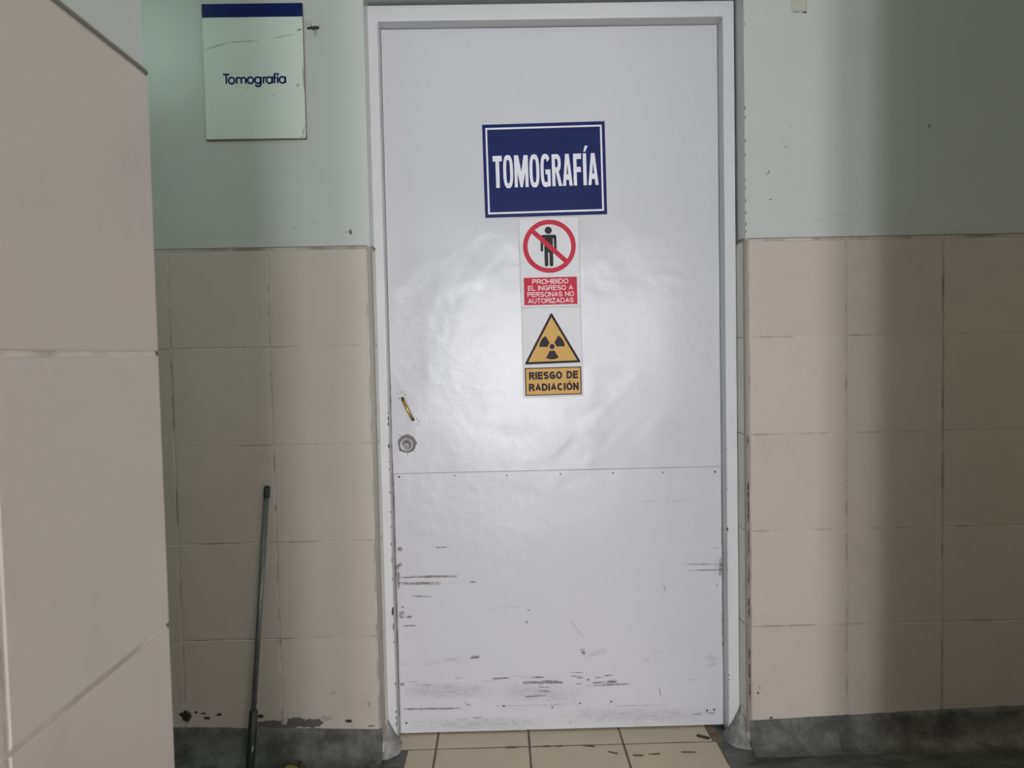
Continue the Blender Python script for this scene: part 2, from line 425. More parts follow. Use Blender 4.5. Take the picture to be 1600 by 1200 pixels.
# ---- cream tile path in the floor, running to the door
mb = MB()
fnf = lambda u, v, d: (u, v, d-.0005)
px = [-.505, -.414, -.117, .182, .480]
for a, b in ((-.545, -.414), (-.414, -.117), (-.117, .182), (.182, .470)):
    tiles(mb, [(a, b)], [(.040, .30)], fnf, .007, .007, .0035)
ysegs = [(.040-.30*(k+1), .040-.30*k) for k in range(6)]
tiles(mb, list(zip(px, px[1:])), ysegs, fnf, .007, .007, .0035)
mb.mi = 1; mb.box((-.506, .040-1.8, -.001), (.482, .30, .0018)); mb.box((-.545, .04, -.001), (.50, .30, .0016)); mb.mi = 0
path = mb.build('tile_path', [PATH_TILE, PATH_GROUT], floor, normals=False)
mb = MB()
for (x0, y0, x1, y1, t) in ((.124,-.006,.156,-.020,.007),(.199,-.031,.234,-.034,.008),(.248,-.029,.286,-.027,.007),(.351,-.021,.400,-.024,.006),(.050,.036,.090,.026,.009),(-.075,.036,-.050,.036,.009),(-.035,.035,-.012,.035,.009),(-.195,.036,-.150,.036,.008),(.425,.080,.462,.055,.020)):
    d = Vector((x1-x0, y1-y0)); n = Vector((-d.y, d.x)).normalized()*t/2
    mb.face([(x0-n.x, y0-n.y, .0042), (x1-n.x, y1-n.y, .0042), (x1+n.x, y1+n.y, .0042), (x0+n.x, y0+n.y, .0042)], [(0,0),(1,0),(1,1),(0,1)])
mb.build('dark_drips', make_mark('floor_drip', (0.09, 0.06, 0.035), 1.0, .2, .4), path, normals=False)

mb = MB(); rng = random.Random(21)
for i in range(34):
    x, y, a = rng.uniform(.55, 1.5), rng.uniform(-.30, -.045), rng.uniform(-.25, .35); L = rng.uniform(.01, .09); t = rng.uniform(.002, .006)
    d = Vector((math.cos(a), math.sin(a)))*L/2; n = Vector((-math.sin(a), math.cos(a)))*t/2
    mb.face([(x-d.x-n.x, y-d.y-n.y, .0006), (x+d.x-n.x, y+d.y-n.y, .0006), (x+d.x+n.x, y+d.y+n.y, .0006), (x-d.x+n.x, y-d.y+n.y, .0006)], [(0,0),(1,0),(1,1),(0,1)])
mb.build('pale_scratches', make_mark('pale_scratch', (0.40, 0.41, 0.38), 0.6, .25, .5, True), floor, normals=False)

# ---- daylight: glazed doorway behind the camera, a high window along the corridor, and an added fill panel
def window(name, x0, x1, z0, z1, y, depth, mat, nx, zrail, turn=0, turn_at=None):
    root = struct(empty(name, ((x0+x1)/2, y, z0)))
    def rel(mb): bmesh.ops.translate(mb.bm, verts=mb.bm.verts, vec=-Vector(root.location)); return mb
    f = MB(); t = .05
    f.box((x0, y-depth, z0), (x0+t, y, z1)); f.box((x1-t, y-depth, z0), (x1, y, z1))
    f.box((x0+t, y-depth, z1-t), (x1-t, y, z1)); f.box((x0+t, y-depth, z0), (x1-t, y, z0+t))
    for i in range(1, nx):
        xc = x0+(x1-x0)*i/nx; f.box((xc-.03, y-depth, z0+t), (xc+.03, y, z1-t))
    for zr in zrail: f.box((x0+t, y-depth+.005, zr-.03), (x1-t, y-.005, zr+.03))
    rel(f).build('window_frame', FRAME, root)
    p = MB(); p.box((x0+t, y-depth*.6, z0+t), (x1-t, y-depth*.4, z1-t)); rel(p).build('pane', mat, root)
    if turn: root.rotation_euler = (0, 0, turn); root.location = turn_at
    return root
window('window_1', WX0, ADDED_PIER0, 0.0, WZ, YF-.02, .06, PANE, 1, (1.0,))
window('window_5', ADDED_PIER1, WX1, 0.0, WZ, YF-.02, .06, PANE, 1, (1.0,))
window('end_fill_panel', -.40, .40, .30, 2.30, 0, .05, FILL_PANE, 1, (), math.pi/2, (XR-.06, -.50, .30))  # added glowing panel, only brightens the dark right part of the back wall
window('window_3', VX0, VX1, VZ0, VZ1, YF-.02, .06, PANE3, 2, ())
window('window_2', -2.45, -1.58, 2.52, 3.00, YN_L+.03, .03, PANE2, 1, ())

window('window_4', -(SY1-SY0)/2, (SY1-SY0)/2, SZ0, SZ1, 0, .06, PANE5, 3, (), math.pi/2, (HX+.02, (SY0+SY1)/2, SZ0))

# ---------------------------------------------------------------- the door
door = struct(empty('door_1', (0, .135, 0)))
DY = .135
def rel(mb, root):
    bmesh.ops.translate(mb.bm, verts=mb.bm.verts, vec=-Vector(root.location)); return mb
mb = MB()
FL0, FL1, FR0, FR1, HZ0, HZ1 = -.577, -.542, .5315, .5670, 2.2865, 2.335
prof_l = [(FL0,.080),(FL1,.080),(FL1,.180),(FL0,.180)]
U = [(FL0, 0.0), (FL1, 0.0), (FL1, HZ0), (FR0, HZ0), (FR0, 0.0), (FR1, 0.0), (FR1, HZ1), (FL0, HZ1)]
mb.extrude_poly(U, lambda u, v, d: (u, d, v), .080, .180)
frame = rel(mb, door).build('door_frame', FRAME, door, bevel=.0025)
mb = MB(); mb.box((-.5410, DY, .008), (.5303, .175, 2.2850))
leaf = rel(mb, door).build('door_leaf', DOOR, door, bevel=.002)
def rounded(x0, z0, x1, z1, r, n=6):
    pts = []
    for cx_, cz_, a0 in ((x1-r, z0+r, -90), (x1-r, z1-r, 0), (x0+r, z1-r, 90), (x0+r, z0+r, 180)):
        for i in range(n+1):
            a = math.radians(a0+90*i/n); pts.append((cx_+r*math.cos(a), cz_+r*math.sin(a)))
    return pts
mb = MB(); mb.extrude_poly(rounded(-.5365, .009, .5275, .8675, .010), lambda u, v, d: (u, d, v), DY-.0018, DY+.0005)
kick = rel(mb, door).build('kick_panel', KICK, door, bevel=.0008)
for x, z in ((-.520,.858),(-.339,.858),(-.171,.855),(.004,.856),(.176,.855),(.339,.853),(.509,.851),(-.518,.043),(.499,.060),(.475,.058)):
    mb = MB(); big = z < .1 or abs(x) > .5
    mb.tube([(x, DY-.0015, z), (x, DY-.0026, z), (x, DY-.0032, z)], [.0036, .0036, .0022] if big else [.0026, .0026, .0015], 12)
    rel(mb, door).build('screw', SCREW if big else RAWMETAL, kick)
SCUFFS = [(-.534,.529,-.331,.528,.0070,'b'),(-.535,.508,-.390,.506,.0078,'b'),(-.537,.525,-.526,.525,.0547,'b'),(-.533,.622,-.516,.622,.0172,'b'),(-.534,.573,-.527,.561,.0234,'b'),(-.535,.090,-.333,.088,.0055,'b'),(-.535,.175,-.520,.174,.0094,'b'),(-.515,.665,-.394,.662,.007,'f'),(-.414,.623,-.360,.624,.0047,'g'),(-.300,.507,-.276,.507,.0047,'d'),(-.493,.465,-.417,.463,.0047,'g'),(-.535,.403,-.514,.405,.0203,'g'),(-.510,.397,-.489,.398,.007,'g'),(-.523,.368,-.472,.367,.0031,'d'),(-.263,.418,-.121,.421,.0031,'f'),(-.463,.235,-.399,.246,.0109,'f'),(-.400,.248,-.335,.255,.0109,'f'),(-.309,.256,-.268,.258,.0109,'g'),(.022,.376,.071,.312,.0094,'f'),(.064,.279,.073,.254,.0125,'g'),(.073,.250,.161,.272,.0172,'f'),(.021,.198,.070,.196,.0031,'g'),(.021,.186,.070,.184,.0047,'g'),(.040,.179,.070,.179,.0031,'g'),(-.268,.177,-.157,.187,.0078,'f'),(-.236,.184,-.173,.185,.0047,'g'),(-.142,.167,.001,.168,.0102,'g'),(-.114,.184,-.057,.185,.0047,'g'),(-.086,.173,.002,.165,.0055,'g'),(-.126,.162,-.078,.170,.0063,'f'),(.104,.179,.135,.179,.0039,'g'),(.131,.184,.175,.186,.0039,'g'),(.042,.160,.069,.160,.0039,'g'),(.088,.161,.187,.164,.0055,'g'),(.147,.166,.188,.165,.0102,'f'),(.076,.153,.226,.154,.0078,'g'),(-.127,.121,-.052,.123,.0031,'d'),(-.083,.152,-.039,.150,.0031,'g'),(-.083,.138,-.040,.137,.0031,'g'),(-.329,.110,-.304,.093,.0039,'g'),(-.317,.094,.055,.089,.0047,'f'),(.146,.082,.364,.081,.0055,'f'),(.317,.141,.322,.109,.0031,'g'),(.393,.549,.525,.546,.0031,'g'),(.409,.528,.524,.527,.0031,'g'),(.345,.439,.519,.439,.0023,'f'),(.336,.483,.343,.457,.0031,'g'),(.497,.600,.525,.600,.0023,'g'),(.473,.252,.513,.210,.0312,'f'),(.461,.208,.509,.210,.0078,'f'),(.405,.165,.449,.162,.0063,'f'),(.247,.761,.467,.758,.0031,'f'),(-.512,.182,-.469,.182,.0078,'f'),(-.489,.170,-.416,.169,.0047,'f'),(-.308,.054,-.265,.055,.0055,'g'),(.420,.047,.459,.048,.0063,'g'),(.471,.048,.501,.049,.0063,'g'),(-.122,.743,-.097,.744,.0031,'f'),(-.076,.708,-.029,.703,.0031,'f'),(-.117,.641,-.038,.635,.0039,'f'),(-.534,.150,-.221,.146,.0469,'f'),(-.221,.142,.079,.117,.0547,'f'),(-.524,.037,-.034,.032,.0391,'f'),(-.033,.056,.507,.041,.0469,'f'),(-.534,.240,-.510,.243,.0109,'f'),(.287,.263,.339,.258,.0063,'f'),(.263,.241,.291,.224,.0078,'f'),(-.362,.190,-.327,.190,.0078,'f'),(-.189,.193,-.078,.186,.0039,'f'),(.500,.530,.527,.530,.0500,'f'),(.522,.500,.524,.570,.0060,'b')]
mb = MB()
for i, (x0, z0, x1, z1, t, k) in enumerate(SCUFFS):
    mb.mi = 'gdfb'.index(k)
    if x0 == x1 == 0: continue
    mb.quad_decal((x0, z0), (x1, z1), t*1.45, DY-.0024-.000012*i)
for x, z in ((.158,.097),(.055,.095),(-.037,.083),(.022,.029),(-.109,.408),(-.116,.369),(-.196,.091),(-.521,.429),(.511,.475),(.084,.172)):
    mb.mi = 1; mb.quad_decal((x-.0042, z), (x+.0042, z+.001), .0075, DY-.0034)
rel(mb, door).build('scuff_marks', [M_GREY, M_DARK, M_FAINT, M_BROWN], kick, normals=False)
# chips along the frame edges
mb = MB(); rng = random.Random(11)
def chip(mb, x, z, w, h, y):
    n = 9
    mb.extrude_poly([(x+w/2*math.cos(2*math.pi*i/n)*rng.uniform(.6,1.15), z+h/2*math.sin(2*math.pi*i/n)*rng.uniform(.6,1.15)) for i in range(n)], lambda u, v, d: (u, d, v), y, y-.0004)
for x, z, w, h in ((-.5425,1.071,.003,.008),(-.5425,1.055,.004,.022),(-.5425,1.036,.004,.016),(-.5430,.964,.005,.022),(-.5425,.915,.004,.006),(-.5425,.892,.004,.010),(-.5425,.817,.004,.008),(-.543,.755,.004,.007),(-.543,.708,.003,.012),(-.543,.652,.004,.010),(-.543,.600,.003,.020),(-.543,.539,.003,.012),(-.5445,.435,.009,.034),(-.5435,.384,.005,.028),(-.543,.335,.003,.012),(-.543,.200,.005,.008),(-.543,.108,.004,.010),(-.543,.087,.004,.012),(-.543,.066,.004,.018),(-.543,1.167,.003,.004),(.5325,.933,.003,.004),(.5325,.806,.004,.006),(.5325,.674,.006,.014),(.5325,.595,.003,.005),(.5325,.543,.002,.006),(.5325,.377,.003,.004),(.5325,.198,.004,.006),(.5325,.184,.004,.005),(.5325,.125,.002,.010)):
    chip(mb, x, z, w, h, .0800)
chip_o = rel(mb, door).build('paint_chips', CHIP, frame)
mb = MB()
for z in [1.15-.021*i for i in range(52)]:
    if rng.random() < .62:
        mb.mi = rng.random() < .5; h = rng.uniform(.008, .03); mb.quad_decal((-.5395, z-h/2), (-.5395, z+h/2), rng.uniform(.0015, .0035), DY-.0015)
for z in [.66-.02*i for i in range(32)]:
    if rng.random() < .5:
        mb.mi = rng.random() < .5; h = rng.uniform(.008, .03); mb.quad_decal((.5290, z-h/2), (.5290, z+h/2), rng.uniform(.002, .004), DY-.0015)
mb.mi = 2; mb.face([(-.5365, DY-.0004, .8670), (.5275, DY-.0004, .8670), (.5275, DY-.0004, .8692), (-.5365, DY-.0004, .8692)])  # thin grey line along the panel's top and left edges
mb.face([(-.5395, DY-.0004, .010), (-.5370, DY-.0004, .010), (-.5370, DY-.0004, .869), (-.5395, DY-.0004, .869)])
rel(mb, door).build('edge_grime_and_line', [M_DARK, M_GREY, EDGE_LINE], leaf, normals=False)

# pull handle, skewed on its two painted-over fixings
h0, h1 = Vector((-.5010, 0, 1.1130)), Vector((-.4690, 0, 1.0450))
hd = empty('pull_handle', (0, 0, 0)); hd.parent = door
ax = (h1-h0).normalized()
def hp(t, out): p = h0.lerp(h1, t); return (p.x, DY-out, p.z)
mb = MB()
mb.tube([hp(-.02, .0), hp(0, .012), hp(.06, .020), hp(.15, .0245), hp(.5, .026), hp(.85, .0245), hp(.94, .020), hp(1.0, .012), hp(1.02, .0)], [.0036, .0038, .0041, .0044, .0047, .0044, .0041, .0038, .0036], 16)
grip = rel(mb, door).build('grip', BRASS, hd)
for a_, b_ in ((-.02, .10), (.90, 1.02)):
    mb = MB(); mb.tube([hp(a_, .013), hp((a_+b_)/2, .019), hp(b_, .0225)] if a_ < 0 else [hp(a_, .0225), hp((a_+b_)/2, .019), hp(b_, .013)], [.0049, .0051, .0050], 14)
    rel(mb, door).build('collar', plain('dark_tarnish', (0.10, 0.075, 0.045), 0.5, 0.4), grip)
for t, sgn in ((-.13, -1), (1.13, 1)):
    mb = MB(); c = h0.lerp(h1, t)
    for k in range(2):
        r = .0125 if k == 0 else .005
        pts = [(c.x+r*math.cos(a)*(1+.12*math.sin(3*a+sgn)), c.z+r*math.sin(a)*(1+.1*math.cos(2*a))) for a in [2*math.pi*i/16 for i in range(16)]]
        mb.extrude_poly(pts, lambda u, v, d: (u, d, v), DY+.0005, DY-.003-.0022*k)
    m_o = rel(mb, door).build('fixing_plate', FRAME, hd, bevel=.001)
    mb = MB()
    for a in (2.6, 4.0, 5.3, .4, 1.5) if sgn < 0 else (.1, .9, 5.6, 2.4):
        p = (c.x+.0125*math.cos(a), c.z+.0125*math.sin(a)); mb.quad_decal((p[0]-.002, p[1]-.003), (p[0]+.002, p[1]+.003), .004, DY-.0034)
    rel(mb, door).build('chipped_edge', M_DARK, m_o, normals=False)
# lock: bare patch around a round cylinder
lk = empty('door_lock', (0, 0, 0)); lk.parent = door
lx, lz = -.4920, .9655
mb = MB()
pts = []
for i in range(40):
    a = 2*math.pi*i/40; r = .0300*(1+.02*math.sin(5*a)+.015*math.sin(9*a+1))
    for s_a, amp in ((math.radians(222), .006), (math.radians(2), .003)):
        da = abs((a-s_a+math.pi) % (2*math.pi)-math.pi)
        if da < .16: r += amp*(1-da/.16)
    pts.append((lx+r*math.cos(a), lz+r*math.sin(a)))
mb.extrude_poly(pts, lambda u, v, d: (u, d, v), DY+.0005, DY-.0006)
for a, L in ((128, .0105), (-46, .0135), (-88, .0095)):
    a = math.radians(a); c, s = math.cos(a), math.sin(a); w = .0011
    mb.extrude_poly([(lx+.028*c+w*s, lz+.028*s-w*c), (lx+(.030+L)*c+w*.5*s, lz+(.030+L)*s-w*.5*c), (lx+(.030+L)*c-w*.5*s, lz+(.030+L)*s+w*.5*c), (lx+.028*c-w*s, lz+.028*s+w*c)], lambda u, v, d: (u, d, v), DY+.0005, DY-.0005)
rel(mb, door).build('bare_patch', RAWMETAL, lk)
mb = MB(); cx_, cz_ = lx-.0015, lz-.0025
def circ(r, n=32, x=cx_, z=cz_): return [(x+r*math.cos(2*math.pi*i/n), z+r*math.sin(2*math.pi*i/n)) for i in range(n)]
mb.ring(circ(.0205), circ(.0180), lambda u, v, d: (u, d, v), DY, DY-.0085)
mb.ring(circ(.0181), circ(.0095), lambda u, v, d: (u, d-(.0036 if abs(math.hypot(u-cx_, v-cz_)-.0181) < .001 and d < DY else 0), v), DY, DY-.0042)
rel(mb, door).build('cylinder_ring', STEEL, lk, bevel=.0008)
mb = MB(); mb.tube([(cx_, DY-.004, cz_-.004), (cx_, DY-.0062, cz_-.004), (cx_, DY-.0068, cz_-.004)], [.0098, .0098, .0088], 24)
plug = rel(mb, door).build('lock_plug', PLUG, lk)
mb = MB(); mb.extrude_poly(circ(.0024, 12, cx_, cz_-.0050)+[], lambda u, v, d: (u, d, v), DY-.0066, DY-.0071); mb.box((cx_-.0009, DY-.0071, cz_-.0105), (cx_+.0009, DY-.0066, cz_-.005))
rel(mb, door).build('keyhole', CHIP, plug)

# ---------------------------------------------------------------- lettering
def arc(cx, cy, rx, ry, a0, a1, n=18, p=1.0):
    out = []
    for i in range(n+1):
        a = math.radians(a0+(a1-a0)*i/n); c, s = math.cos(a), math.sin(a)
        out.append((cx+rx*math.copysign(abs(c)**p, c), cy+ry*math.copysign(abs(s)**p, s)))
    return out
def stroke(mb, pts, w, fn, d0, d1, closed=False):
    P = [Vector(p) for p in pts]; n = len(P); L, R = [], []
    for i in range(n):
        a = P[(i-1) % n] if (closed or i) else P[0]; b = P[(i+1) % n] if (closed or i < n-1) else P[-1]
        t0 = (P[i]-a); t1 = (b-P[i])
        t = (t0.normalized() if t0.length else Vector((0, 0)))+(t1.normalized() if t1.length else Vector((0, 0)))
        t.normalize(); nn = Vector((-t.y, t.x))
        base_t = t1 if t1.length else t0; c = abs(nn.dot(Vector((-base_t.y, base_t.x)).normalized())) or 1
        k = w/2/max(c, .5); L.append(tuple(P[i]+nn*k)); R.append(tuple(P[i]-nn*k))
    mb.ring(L, R, fn, d0, d1, closed)

BOWL = lambda cy, ry, x=.58: [(0, cy+ry), (x, cy+ry)]+arc(x, cy, 1-x, ry, 80, -80, 8)+[(x, cy-ry), (0, cy-ry)]
GLYPH = {   # centre lines in a unit box: (relative width, open strokes, closed strokes)
 'A': (.84, [[(0,0),(.5,1),(1,0)], [(.2,.30),(.8,.30)]], []), 'B': (.76, [[(0,0),(0,1)], BOWL(.76,.24), BOWL(.26,.26,.62)], []),
 'C': (.84, [arc(.5,.5,.5,.5,42,318,20)], []), 'D': (.82, [[(0,0),(0,1)], [(0,1),(.42,1)]+arc(.42,.5,.58,.5,80,-80,14)+[(.42,0),(0,0)]], []),
 'E': (.70, [[(0,0),(0,1)], [(0,1),(1,1)], [(0,.52),(.9,.52)], [(0,0),(1,0)]], []), 'G': (.88, [arc(.5,.5,.5,.5,42,325,20)+[(.98,.44)], [(.56,.46),(.98,.46)], [(.98,.46),(.98,.10)]], []),
 'H': (.78, [[(0,0),(0,1)], [(1,0),(1,1)], [(0,.52),(1,.52)]], []), 'I': (.0, [[(.5,0),(.5,1)]], []), 'L': (.62, [[(0,0),(0,1)], [(0,0),(1,0)]], []),
 'N': (.80, [[(0,0),(0,1)], [(0,1),(1,0)], [(1,0),(1,1)]], []), 'O': (.90, [], [arc(.5,.5,.5,.5,0,360,28,.92)[:-1]]),
 'P': (.74, [[(0,0),(0,1)], BOWL(.74,.26)], []), 'R': (.80, [[(0,0),(0,1)], BOWL(.76,.24), [(.52,.50),(1,0)]], []),
 'S': (.74, [arc(.5,.75,.5,.25,15,250,14)+arc(.5,.25,.5,.25,70,-165,14)], []), 'T': (.74, [[(0,1),(1,1)], [(.5,0),(.5,1)]], []),
 'U': (.78, [[(0,1),(0,.36)]+arc(.5,.36,.5,.36,190,350,14)+[(1,.36),(1,1)]], []), 'Z': (.72, [[(0,1),(1,1)], [(1,1),(0,0)], [(0,0),(1,0)]], []), ' ': (.28, [], [])}
def text_part(name, body, mat, parent, x0, x1, z0, z1, depth0, depth1, weight, gap=.16, aspect=1.0):
    """flat raised capitals filling the box x0..x1, z0..z1 of the sign plane; weight is the stroke width over the cap height"""
    ws = [GLYPH['O' if c == 'Ó' else c][0]*aspect+weight for c in body]
    total = sum(ws)+gap*(len(body)-1); kx, kz = (x1-x0)/total, z1-z0
    mb = MB(); u = 0.0; h = weight/2
    for c, w in zip(body, ws):
        _, op, cl = GLYPH['O' if c == 'Ó' else c]
        mapp = lambda p: (u+h+p[0]*(w-weight), h+p[1]*(1-weight))
        fn = lambda a, b, d: (x0+a*kx, -d, z0+b*kz)
        for j, (pts, closed) in enumerate([(p, False) for p in op]+[(p, True) for p in cl]):
            q = [Vector(mapp(p)) for p in pts]
            if not closed:
                q[0] = q[0]+(q[0]-q[1]).normalized()*h*(.98 if len(q) == 2 else .0)
                q[-1] = q[-1]+(q[-1]-q[-2]).normalized()*h*(.98 if len(q) == 2 else .0)
            stroke(mb, q, weight, fn, depth0, depth1+.00003*j, closed)
        if c == 'Ó':
            m = u+w/2; mb.extrude_poly([(m-.10, 1.05), (m+.06, 1.05), (m+.24, 1.24), (m+.03, 1.24)], fn, depth0, depth1)
        u += w+gap
    return mb.build(name, mat, parent)

FN = lambda u, v, d: (u, -d, v)      # sign plane: x right, z up, d out of the wall

# ---- blue door plate
blue = empty('door_sign', (-.0285, DY, 1.8365), (0, math.radians(-.75), 0))
tag(blue, 'navy blue plate with white border reading TOMOGRAFÍA, stuck on the white door', 'sign')
W, H = .1960, .1475
mb = MB(); mb.box((-W, -.0022, -H), (W, 0, H)); mb.build('plate', NAVY, blue, bevel=.0006)
mb = MB()
o_ = [(-.1860, -.1365), (.1860, -.1365), (.1860, .1365), (-.1860, .1365)]; i_ = [(-.1805, -.1310), (.1805, -.1310), (.1805, .1310), (-.1805, .1310)]
mb.ring(o_, i_, FN, .002, .0026); mb.build('border_line', WHITEV, blue)
mb = MB(); D0, D1 = .002, .0027
US = .337/878
gx = lambda u: -.1660+(u-375)*US          # photo units along the word
CH, Z0 = .1010, -.0535
gz = lambda v: Z0+v*CH                     # 0 baseline, 1 cap height
LAYER = [0]
def deep(): LAYER[0] = (LAYER[0]+1) % 7; return D1+LAYER[0]*.00004
def poly(pts): mb.extrude_poly([(gx(u), gz(v)) for u, v in pts], FN, D0, deep())
def ringp(ou, iu, closed=True): mb.ring([(gx(u), gz(v)) for u, v in ou], [(gx(u), gz(v)) for u, v in iu], FN, D0, deep(), closed)
def rect(u0, v0, u1, v1): poly([(u0, v0), (u1, v0), (u1, v1), (u0, v1)])
def letter_O(a, b):
    c = (a+b)/2; r = (b-a)/2
    ringp(arc(c, .5, r, .52, 0, 360, 40, .75)[:-1], arc(c, .5, r-25, .37, 0, 360, 40, .70)[:-1])
def letter_A(a, b):
    c = (a+b)/2
    poly([(a, 0), (a+26, 0), (c+2, .80), (c+15, 1.0), (c-15, 1.0)]); poly([(b-26, 0), (b, 0), (c+15, 1.0), (c-15, 1.0), (c-2, .80)]); rect(a+20, .19, b-20, .36)
# T
rect(375, .83, 451, 1.0); rect(398, 0, 428, .83)
letter_O(460, 542)
# M
rect(553, 0, 578, 1.0); rect(643, 0, 668, 1.0)
poly([(553, 1.0), (588, 1.0), (618, .30), (618, 0), (601, 0)]); poly([(633, 1.0), (668, 1.0), (620, 0), (603, 0), (603, .30)])
letter_O(679, 761)
# G
gc, gr = 813, 41
ringp(arc(gc, .5, gr, .52, 38, 300, 36, .75), arc(gc, .5, gr-25, .37, 38, 300, 36, .70), False)
rect(812, .38, 853, .53); rect(829, 0.0, 853, .45); poly([(829, .02), (853, .0), (853, .2), (829, .2)])
# R
rect(867, 0, 893, 1.0)
ringp(arc(905, .72, 36, .28, 90, -90, 18, .8), arc(905, .72, 11, .135, 90, -90, 18, .8), False)
rect(893, .855, 906, 1.0); rect(893, .44, 906, .585); poly([(896, .48), (920, .50), (949, 0), (921, 0)])
letter_A(955, 1036)
# F
rect(1046, 0, 1073, 1.0); rect(1073, .83, 1112, 1.0); rect(1073, .42, 1108, .58)
# I with acute accent
rect(1127, 0, 1155, 1.0); poly([(1134, 1.05), (1148, 1.05), (1171, 1.235), (1145, 1.235)])
letter_A(1168, 1253)
mb.build('lettering', WHITEV, blue)

# ---- prohibition sticker
pro = empty('warning_sign', (-.018, DY, 1.5425), (0, math.radians(-.4), 0))
tag(pro, 'white sticker with red prohibition circle and red PROHIBIDO panel, below the blue plate', 'sign')
mb = MB(); mb.box((-.0965, -.0008, -.1430), (.0965, 0, .1430)); mb.build('backing', STICKER, pro)
mb = MB(); mb.ring([(-.0970,-.1434),(.0970,-.1434),(.0970,.1434),(-.0970,.1434)], [(-.0958,-.1423),(.0958,-.1423),(.0958,.1423),(-.0958,.1423)], FN, 0, .0010); mb.build('edge', EDGE, pro)
rc = (.000, .0500)
mb = MB(); mb.ring(arc(*rc, .0850, .0850, 0, 360, 72)[:-1], arc(*rc, .0700, .0700, 0, 360, 72)[:-1], FN, .0006, .0018)
c45, w = math.cos(math.radians(-43)), .0075
s45 = math.sin(math.radians(-43)); nx_, nz_ = -s45*w, c45*w
mb.extrude_poly([(rc[0]-.073*c45-nx_, rc[1]-.073*s45-nz_), (rc[0]+.073*c45-nx_, rc[1]+.073*s45-nz_), (rc[0]+.073*c45+nx_, rc[1]+.073*s45+nz_), (rc[0]-.073*c45+nx_, rc[1]-.073*s45+nz_)], FN, .0006, .0017)
mb.build('prohibition_ring', RED, pro)
mb = MB(); fx = -.0025
mb.extrude_poly(arc(fx, .1010, .0115, .0115, 0, 360, 28)[:-1], FN, .0006, .0012)
body = rounded(fx-.0245, .0500, fx+.0245, .0870, .006, 4)
mb.extrude_poly([(fx-.0140, .0300), (fx+.0140, .0300), (fx+.0140, .0870), (fx-.0140, .0870)], FN, .0006, .00115)
mb.extrude_poly([(fx-.0180, .0750), (fx+.0180, .0750)] + arc(fx+.0185, .0800, .0070, .0070, -45, 90, 6) + arc(fx-.0185, .0800, .0070, .0070, 90, 225, 6), FN, .0006, .0012)
for s in (-1, 1):
    arm = [(fx+s*.0165, .0800), (fx+s*.0255, .0800), (fx+s*.0260, .0380)] + [(fx+s*(.0218+.0042*math.cos(a)), .0380-.0042*math.sin(a)) for a in [math.pi*i/6 for i in range(1, 6)]] + [(fx+s*.0176, .0380)]
    mb.extrude_poly(arm, FN, .0006, .0012)
    leg = [(fx+s*.0018, .0420), (fx+s*.0140, .0420), (fx+s*.0140, -.0085)] + [(fx+s*(.0080+.0060*math.cos(a)), -.0085-.0060*math.sin(a)) for a in [math.pi*i/6 for i in range(1, 6)]] + [(fx+s*.0020, -.0085)]
    mb.extrude_poly(leg, FN, .0006, .0012)
mb.build('person_pictogram', BLACKP, pro)
mb = MB(); mb.box((-.0855, -.0013, -.1370), (.0860, -.0005, -.0490)); tp = mb.build('text_panel', RED, pro)
for body, x0, x1, z0 in (('PROHIBIDO', -.058, .058, -.0700), ('EL INGRESO A', -.0725, .0725, -.0905), ('PERSONAS NO', -.0745, .0755, -.1110), ('AUTORIZADAS', -.0735, .0735, -.1315)):
    text_part('lettering', body, PINKW, tp, x0, x1, z0, z0+.0155, .0012, .0017, .145, .13)

# ---- radiation sticker
rad = empty('warning_sign', (-.0155, DY, 1.2525), (0, math.radians(-.55), 0))
tag(rad, 'white sticker with yellow radiation triangle above a RIESGO DE RADIACIÓN panel', 'sign')
mb = MB(); mb.box((-.0960, -.0008, -.1445), (.0960, 0, .1440)); mb.build('backing', STICKER, rad)
mb = MB(); mb.ring([(-.0965,-.1449),(.0965,-.1449),(.0965,.1444),(-.0965,.1444)], [(-.0953,-.1438),(.0953,-.1438),(.0953,.1433),(-.0953,.1433)], FN, 0, .0010); mb.build('edge', EDGE, rad)
def rtri(pts, r, n=6):
    out = []; m = len(pts)
    for i in range(m):
        p = Vector(pts[i]); a = (Vector(pts[i-1])-p).normalized(); b = (Vector(pts[(i+1) % m])-p).normalized()
        bis = (a+b).normalized(); half = math.acos(max(-1, min(1, a.dot(b))))/2
        c = p+bis*(r/math.sin(half)); s0 = p+a*(r/math.tan(half)); s1 = p+b*(r/math.tan(half))
        a0 = math.atan2(s0.y-c.y, s0.x-c.x); a1 = math.atan2(s1.y-c.y, s1.x-c.x)
        dd = (a1-a0+math.pi) % (2*math.pi)-math.pi
        out += [(c.x+r*math.cos(a0+dd*k/n), c.y+r*math.sin(a0+dd*k/n)) for k in range(n+1)]
    return out
tri = [(-.0915, -.0380), (.0930, -.0360), (.0005, .1290)]
inn = [(-.0785, -.0300), (.0800, -.0285), (.0005, .1130)]
mb = MB(); mb.extrude_poly(rtri(tri, .0035), FN, .0005, .0012); tr = mb.build('triangle_border', BLACKP, rad)
mb = MB(); mb.extrude_poly(rtri(inn, .0008, 2), FN, .0010, .0016); mb.build('triangle_face', YELLOW, tr)
mb = MB(); tc_ = (.0000, .0175)
mb.extrude_poly(arc(*tc_, .0083, .0083, 0, 360, 24)[:-1], FN, .0014, .0021)
for a in (30, 150, 270):
    mb.ring(arc(*tc_, .0410, .0410, a-30, a+30, 14), arc(*tc_, .0135, .0135, a-30, a+30, 14), FN, .0014, .0021, False)
mb.build('trefoil', BLACKP, tr)
